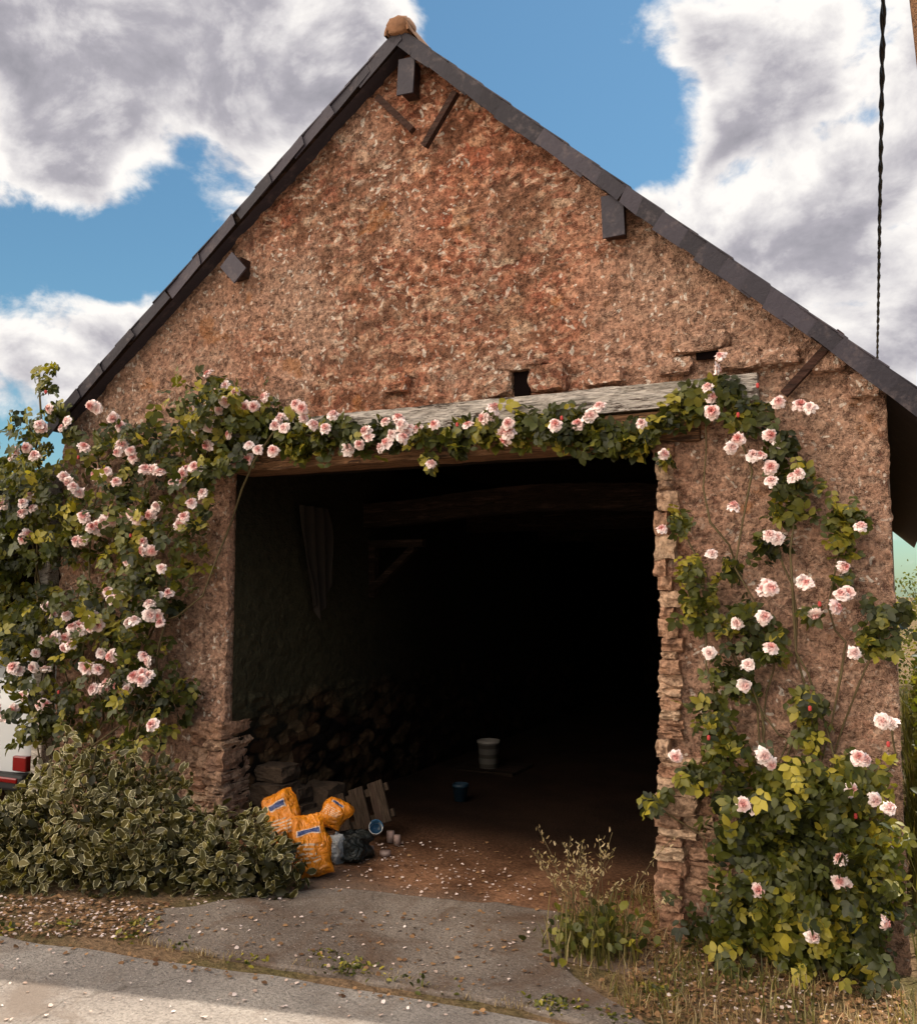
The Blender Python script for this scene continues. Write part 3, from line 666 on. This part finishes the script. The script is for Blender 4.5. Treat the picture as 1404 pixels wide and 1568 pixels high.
x=rng.uniform(.02,.5,2600); y=rng.uniform(-.1,13,2600)**1.0; P=np.stack([x,y,np.array([gz(a) for a in x])],1); blades('tall_grass',P,rng.uniform(.15,.55,len(P)),.35,M_grass,.006)
poly=[(985,1350),(1030,1400),(1390,1500),(1500,1540),(1500,1680),(1000,1590),(880,1480),(860,1430)]
P=scatter(poly,3400); k=np.array([mn.noise(Vector((p[0]*2.5,p[1]*2.5,0))) for p in P])>-.1; P=P[k]; blades('dry_grass',P,rng.uniform(.02,.10,len(P)),.9,M_straw,.003)
P=scatter(poly,2000); k=np.array([mn.noise(Vector((p[0]*2.5,p[1]*2.5,5))) for p in P])>0; P=P[k]; blades('grass',P,rng.uniform(.03,.13,len(P)),.7,M_grass,.004)
WP=[]
for a,b,n in((280,1455,12),(380,1476,16),(520,1490,45),(545,1485,40),(600,1505,14),(640,1512,10),(840,1545,60),(860,1540,40),(215,1420,50),(200,1440,30),(700,1525,6),(500,1465,25),(20,1425,20),(930,1560,30),(1000,1520,60),(100,1420,30)):
    x,y=on_ground(a,b); q=rng.normal(0,1,(n,2))*np.array([.06,.04]); WP.append(np.stack([x+q[:,0],y+q[:,1],np.full(n,gz(x)+.015)],1))
P=np.concatenate(WP);N=len(P)
build_leaves('low_weeds',P,rng.normal(0,1,(N,3))*np.array([1,1,.2])+np.array([0,0,.5]),rng.normal(0,.3,(N,3))+np.array([0,-.2,1]),rng.uniform(.02,.04,N),rng.beta(2,2,N),M_leaf,None,.9)
P=[]
for t in np.linspace(0,1,900):
    a=215+t*640;b=1442+t*108+4*math.sin(t*9); x,y=on_ground(a+random.gauss(0,5),b+random.gauss(0,2.5))
    if mn.noise(Vector((t*14,0,3)))>-.05: P.append((x,y,gz(x)))
P=np.array(P); blades('seam_grass',P,rng.uniform(.012,.045,len(P)),.9,M_straw,.0025)
def litter(name,groups,m,smin,smax):
    P=np.concatenate([scatter(p,n,1) for p,n in groups]);N=len(P); P[:,2]+=rng.uniform(0,.006,N)
    return build_leaves(name,P,rng.normal(0,1,(N,3))*np.array([1,1,.15]),np.array([0,0,1])+rng.normal(0,.25,(N,3)),rng.uniform(smin,smax,N),rng.random(N),m,None,1.5)
litter('fallen_petals',[([(0,1375),(240,1385),(240,1440),(0,1435)],380),([(230,1400),(860,1400),(960,1568),(800,1540),(230,1440)],110),([(560,1290),(700,1290),(880,1390),(500,1370)],260),([(0,1430),(800,1560),(300,1568),(0,1568)],70),([(1000,1440),(1390,1520),(1390,1568),(1000,1568)],220),([(250,1370),(460,1370),(450,1400),(250,1400)],40)],M_fallen,.010,.027)
M_dead=mat('dead_leaf',lambda nb:nb.mix(nb.attr('var'),(.10,.045,.02),(.40,.22,.10)))
litter('leaf_litter',[([(-40,1370),(260,1380),(240,1440),(-40,1435)],900),([(470,1290),(880,1290),(1000,1400),(460,1370)],150),([(960,1420),(1390,1520),(1390,1600),(960,1568)],1500),([(230,1400),(860,1400),(960,1568),(230,1440)],220),([(860,1380),(1030,1380),(1020,1480),(860,1450)],450),([(0,1430),(800,1560),(800,1568),(0,1450)],160)],M_dead,.012,.035)
# ------------------------------------------------------------------ overhead cable and pole
pole=empty('utility_pole')
V=[];F=[];n=16
for z in(-.2,3,6,9.2):
    for i in range(n):
        a=2*math.pi*i/n; r=.13-.004*z; V.append((.86-.06*z+math.cos(a)*r,3.5+math.sin(a)*r,z))
for k in range(3):
    for i in range(n): F.append((k*n+i,k*n+(i+1)%n,(k+1)*n+(i+1)%n,(k+1)*n+i))
F.append(tuple(range(3*n,4*n))); mesh('post',V,F,M_brown,pole,True)
cpts=[]
for s in(0,math.pi):
    p=[]
    for i in range(900):
        t=i/899; y=-14+66*t; x=.075-.0205*(y-2.16); z=6.5+.0009*(y-8)**2*.6
        p.append((x+.010*math.cos(i*.5+s),y,z+.010*math.sin(i*.5+s)))
    cpts.append(p)
tubes('overhead_cable',cpts,M_iron,None,.0145)
# ------------------------------------------------------------------ lean-to shed and car
shed=empty('lean_to_shed')
g=Geo(); V=[(-6.34,.05,3.12),(-10.5,.05,2.5),(-10.5,5,2.5),(-6.34,5,3.12)]; V+=[(x,y,z-.07) for x,y,z in V]
g.add(V,[(0,1,2,3),(7,6,5,4),(0,4,5,1),(1,5,6,2),(2,6,7,3),(3,7,4,0)]); g.obj('roof',M_slate,shed)
g=Geo(); g.box(-6.52,-6.40,-.06,.06,.2,3.02); g.box(-9.1,-8.98,-.06,.06,0,2.6); g.obj('posts',M_grey,shed,bevel=.01)
g=Geo(); g.box(-10.5,-6.34,5,5.1,-.2,3); g.box(-10.5,-10.4,0,5,-.2,2.5); g.box(-10.5,-6.36,-.05,.04,2.42,2.55); g.obj('boarding',M_dwood,shed)
M_paint=mat('white_car_paint',lambda nb:(.62,.63,.64),.25,.5); M_glass=mat('car_glass',lambda nb:(.02,.025,.03),.08,.6)
M_plast=mat('black_plastic',lambda nb:(.02,.02,.02),.6); M_red=mat('tail_light',lambda nb:(.20,.008,.008),.2,.6)
car=empty('parked_car')
def loft(name,st,m,bev=0):
    V=[];F=[];k=None
    for (y,prof) in st:
        pr=[(x,z) for x,z in prof]+[(-x,z) for x,z in reversed(prof)]; k=len(pr)
        V+=[(x,y,z) for x,z in pr]
    for i in range(len(st)-1):
        for j in range(k): a=i*k+j;b=i*k+(j+1)%k; F.append((a,b,b+k,a+k))
    F.append(tuple(range(k-1,-1,-1))); F.append(tuple((len(st)-1)*k+j for j in range(k)))
    o=mesh(name,V,F,m,car,True)
    md=o.modifiers.new('s','SUBSURF'); md.levels=2; md.render_levels=2; return o
def sec(w,zb,zs,zr,wr): return [(w*.85,zb),(w,zb+.12),(w*1.0,zs-.12),(w*.96,zs),(wr,zr-.05),(wr*.8,zr)]
st=[(0,sec(.74,.30,.86,1.0,.60)),(.06,sec(.80,.22,.90,1.12,.62)),(.35,sec(.85,.2,.93,1.40,.60)),(.9,sec(.86,.2,.93,1.47,.60)),(1.9,sec(.87,.2,.93,1.48,.60)),(2.5,sec(.87,.2,.92,1.30,.60)),(3.0,sec(.86,.2,.90,.96,.62)),(3.7,sec(.82,.2,.78,.84,.6)),(4.0,sec(.72,.28,.6,.66,.5))]
loft('body',st,M_paint)
g=Geo()
g.add([(-.56,.045,1.0),(.56,.045,1.0),(.50,.25,1.36),(-.50,.25,1.36)],[(0,1,2,3)])
for s in(-1,1): g.add([(s*.855,.5,.97),(s*.855,2.4,.97),(s*.68,2.0,1.37),(s*.68,.7,1.37)],[(0,1,2,3)])
g.obj('windows',M_glass,car)
g=Geo(); g.box(-.8,.8,-.06,.2,.2,.36); g.obj('bumper',M_plast,car,bevel=.03)
g=Geo()
for s in(-1,1): g.box(s*.70-.09,s*.70+.09,-.02,.14,.38,.52); g.box(s*.6-.14,s*.6+.14,-.075,-.05,.28,.33)
g.obj('tail_lights',M_red,car,bevel=.02)
g=Geo()
for s in(-1,1):
    for yy in(.75,3.3):
        V=[];n=20
        for xx,r in((s*.72,.30),(s*.88,.30),(s*.89,.2)):
            V+=[(xx,yy+r*math.cos(2*math.pi*i/n),.3+r*math.sin(2*math.pi*i/n)) for i in range(n)]
        g.add(V,[(k*n+i,k*n+(i+1)%n,(k+1)*n+(i+1)%n,(k+1)*n+i) for k in range(2) for i in range(n)]+[tuple(range(2*n,3*n))])
g.obj('wheels',M_plast,car)
car.location=(-8.14,.6,-.05)
# ------------------------------------------------------------------ things in the barn
def bagfn(nb):
    u=nb.attr('u');v=nb.attr('v'); co_=nb.co()
    c=nb.mix(nb.noise(co_,9,3),(.68,.18,.008),(.85,.30,.015))
    def band(s,a,b): return nb.m('MULTIPLY',nb.m('GREATER_THAN',s,a),nb.m('LESS_THAN',s,b))
    logo=nb.m('MULTIPLY',band(u,.25,.75),band(v,.64,.76)); c=nb.mix(logo,c,(.70,.50,.38))
    logo2=nb.m('MULTIPLY',band(u,.29,.71),band(v,.66,.74)); c=nb.mix(logo2,c,(.06,.08,.20))
    lines=nb.m('MULTIPLY',nb.m('MULTIPLY',band(u,.2,.8),band(v,.2,.5)),nb.m('GREATER_THAN',nb.m('SINE',nb.m('MULTIPLY',v,110)),.1))
    lines=nb.m('MULTIPLY',lines,nb.m('GREATER_THAN',nb.noise(nb.vm('MULTIPLY',co_,(60,60,10)),1,1),.44)); c=nb.mix(nb.m('MULTIPLY',lines,.8),c,(.70,.55,.40))
    c=nb.mix(nb.sst(nb.noise(co_,5,4,.6),.52,.7,0,.6),c,(.16,.07,.02))
    return c,nb.bump(nb.noise(co_,13,3,.5,1.2),1,.05)
M_bag=mat('orange_plastic_sack',bagfn,.35,.5)
def sack(name,loc,w,h,t,rot,m,seed):
    V=[];F=[];U=[];Vv=[];nu,nv=18,22
    for sd in(1,-1):
        for j in range(nv+1):
            v=j/nv
            for i in range(nu+1):
                u=i/nu; pu=max(0,1-abs(2*u-1)**3.2); pv=max(0,1-abs(2*v-1)**5)
                sag=1+.45*(1-v)-.35*v*v; y=-sd*t/2*(pu**.55)*(pv**.6)*sag
                wx=w*(u-.5)*(1+.10*math.sin(v*7+seed))*(1-.10*abs(2*v-1)**4)
                nz=mn.noise_vector(Vector((u*2.2,v*2.6,seed+0.0)))*.13*h*min(1,pv*3+.5)+mn.noise_vector(Vector((u*8,v*8,seed+sd*.4)))*.025*h
                V.append(Vector((wx+nz.x,y+nz.y*(1 if pu>0 else .5)-.12*h*math.sin(v*2.2)**2,h*v+nz.z*.6))); U.append(u);Vv.append(v)
    R=(nu+1)
    for s in(0,1):
        for j in range(nv):
            for i in range(nu):
                a=s*R*(nv+1)+j*R+i; F.append((a,a+1,a+R+1,a+R) if s==0 else (a,a+R,a+R+1,a+1))
    o=mesh(name,V,F,m,None,True,{'u':U,'v':Vv}); o.location=loc; o.rotation_euler=rot; return o
def place(a,b): x,y=on_ground(a,b); return x,y,gz(x)+.01
x,y,z=place(485,1346); sack('compost_bag',(x,y,z),.25,.40,.15,(-.35,-.20,.5),M_bag,1)
x,y,z=place(428,1332); sack('compost_bag',(x,y+.16,z+.08),.25,.42,.15,(-.45,-.42,.35),M_bag,4)
x,y,z=place(480,1325); sack('compost_bag',(x,y+.16,z+.22),.21,.20,.12,(-.8,.40,.2),M_bag,9)
x,y,z=place(446,1342); sack('compost_bag',(x,y,z),.13,.15,.10,(-.3,.2,.3),M_bag,12)
M_wbag=mat('white_plastic_bag',lambda nb:(nb.mix(nb.noise(nb.co(),8,3),(.20,.20,.19),(.5,.5,.5)),nb.bump(nb.noise(nb.co(),14,3,.5,1.5),1,.04)),.4)
M_bbag=mat('black_plastic_bag',lambda nb:((.02,.022,.02),nb.bump(nb.noise(nb.co(),14,3,.5,1.5),1,.04)),.35)
g=Geo(); x,y,z=place(516,1322); rough_block(g,(x,y,z+.08),(.11,.13,.16),4,.6,.3,8); g.obj('plastic_bag',M_wbag,None,True)
g=Geo(); x,y,z=place(538,1318); rough_block(g,(x,y,z+.08),(.22,.2,.17),14,.6,.3,8); g.obj('rubbish_sack',M_bbag,None,True)
M_gw=mat('grey_pallet_wood',woodfn((.028,.018,.012),(.095,.065,.045),(8,8,1)),.9,.1)
pal=empty('wooden_pallet'); g=Geo()
for k in range(3): g.box(-.24+k*.16,-.24+k*.16+.12,-.012,.012,0,.32)
for k in(0,1): g.box(-.25,.23,.013,.06,.03+k*.2,.09+k*.2)
g.obj('slats',M_gw,pal,bevel=.004); x,y,z=place(530,1300); pal.location=(x,y+.3,z+.06); pal.rotation_euler=(-.3,-.35,.3)
def cyl(g,c,r0,r1,h,n=24,M=None):
    V=[]
    pr=[(r0*.01,0),(r0,0),(r1,h-.03),(r1*1.06,h-.03),(r1*1.06,h),(r1*.97,h),(r0*.95,.02)] if h>.09 else [(r0*.01,0),(r0,0),(r1,h),(r1*.01,h)]
    for r,z in pr: V+=[Vector((r*math.cos(2*math.pi*i/n),r*math.sin(2*math.pi*i/n),z)) for i in range(n)]
    V=[(M@v if M is not None else v)+Vector(c) for v in V]
    g.add(V,[(k*n+i,k*n+(i+1)%n,(k+1)*n+(i+1)%n,(k+1)*n+i) for k in range(len(pr)-1) for i in range(n)])
M_bk=mat('white_plastic_tub',lambda nb:nb.mix(nb.m('GREATER_THAN',nb.m('SINE',nb.m('MULTIPLY',nb.sep(nb.co('Generated'))[2],18)),.3),(.24,.21,.18),(.12,.10,.08)),.5)
M_blue=mat('blue_plastic',lambda nb:(.010,.025,.04),.5); M_tin=mat('rusty_tin',lambda nb:nb.mix(nb.noise(nb.co(),12,4),(.20,.08,.05),(.45,.36,.32)),.5)
M_tinb=mat('blue_paint_tin',lambda nb:nb.mix(nb.sst(nb.noise(nb.co(),9,2),.5,.55),(.04,.14,.26),(.6,.6,.58)),.4)
g=Geo(); cyl(g,(0,0,0),.10,.115,.28); o=g.obj('paint_bucket',M_bk,None,True); d=pixel_ray(748,1175); t=9.6; o.location=CAM_POS+d*t
bl=o.location.copy()
g=Geo(); g.box(-.35,.35,-.3,.3,bl.z-gz(bl.x)-.045,bl.z-gz(bl.x)-.005)
for sx in(-.3,.3):
    for sy in(-.25,.25): g.box(sx-.03,sx+.03,sy-.03,sy+.03,0,bl.z-gz(bl.x)-.045)
o=g.obj('work_bench',M_dwood); o.location=(bl.x,bl.y+.1,gz(bl.x))
g=Geo(); cyl(g,(0,0,0),.055,.07,.15); o=g.obj('bucket',M_blue,None,True); x,y,z=place(705,1228); o.location=(x,y,z)
Mr=Matrix.Rotation(1.1,3,'X')@Matrix.Rotation(.5,3,'Y')
g=Geo(); cyl(g,(0,0,.05),.045,.05,.13,M=Mr); o=g.obj('paint_tin',M_tinb,None,True); x,y,z=place(575,1290); o.location=(x,y,z+.03)
for a,b,r,h in((598,1292,.03,.08),(608,1296,.025,.07),(565,1310,.035,.05),(590,1312,.04,.03)):
    g=Geo(); cyl(g,(0,0,0),r,r,h); o=g.obj('tin_can',M_tin,None,True); x,y,z=place(a,b); o.location=(x,y,z)
g=Geo()
for a,b,dz,s,k in((372,1290,0,(.34,.3,.2),1),(362,1290,.21,(.30,.28,.16),2),(398,1285,0,(.26,.26,.2),3),(395,1285,.2,(.22,.2,.12),4),(366,1288,.38,(.26,.24,.12),5),(420,1290,0,(.2,.2,.16),6),(440,1275,0,(.3,.3,.3),7)):
    x,y,z=place(a,b); rough_block(g,(x+.08,y+.35,z+dz+s[2]/2),s,k,.2,.1)
M_pile=mat('pile_stone',lambda nb:(nb.mix(nb.noise(nb.co(),8,5,.7),(.025,.015,.009),(.09,.058,.037)),nb.bump(nb.noise(nb.co(),20,4),1,.03)),.95)
g.obj('stone_pile',M_pile,None)
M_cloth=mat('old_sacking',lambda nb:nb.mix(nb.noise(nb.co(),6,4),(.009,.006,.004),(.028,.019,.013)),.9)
V=[];F=[]
for i in range(25):
    for j in range(21):
        u=i/24;v=j/20; w=.42-.12*v+.06*math.sin(v*5); V.append((-4.44+.035*math.sin(u*19+v*2)*(1-.2*v)+.03*v,.95+w*(u-.5)+.10*v,2.72-.72*v-.22*math.sin(u*3+.5)*v+.03*math.sin(u*14)*v))
for i in range(24):
    for j in range(20): a=i*21+j; F.append((a,a+21,a+22,a+1))
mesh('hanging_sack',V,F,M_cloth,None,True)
g=Geo(); g.box(-4.55,-3.95,2.0,2.08,2.42,2.49); M=Matrix.Translation((-4.47,2.04,2.05))@Matrix.Rotation(.85,4,'Y'); g.box(-.03,.03,-.038,.038,0,.56,M); g.box(-4.53,-4.46,2.002,2.078,1.95,2.42); g.obj('wall_bracket',M_dwood,None)
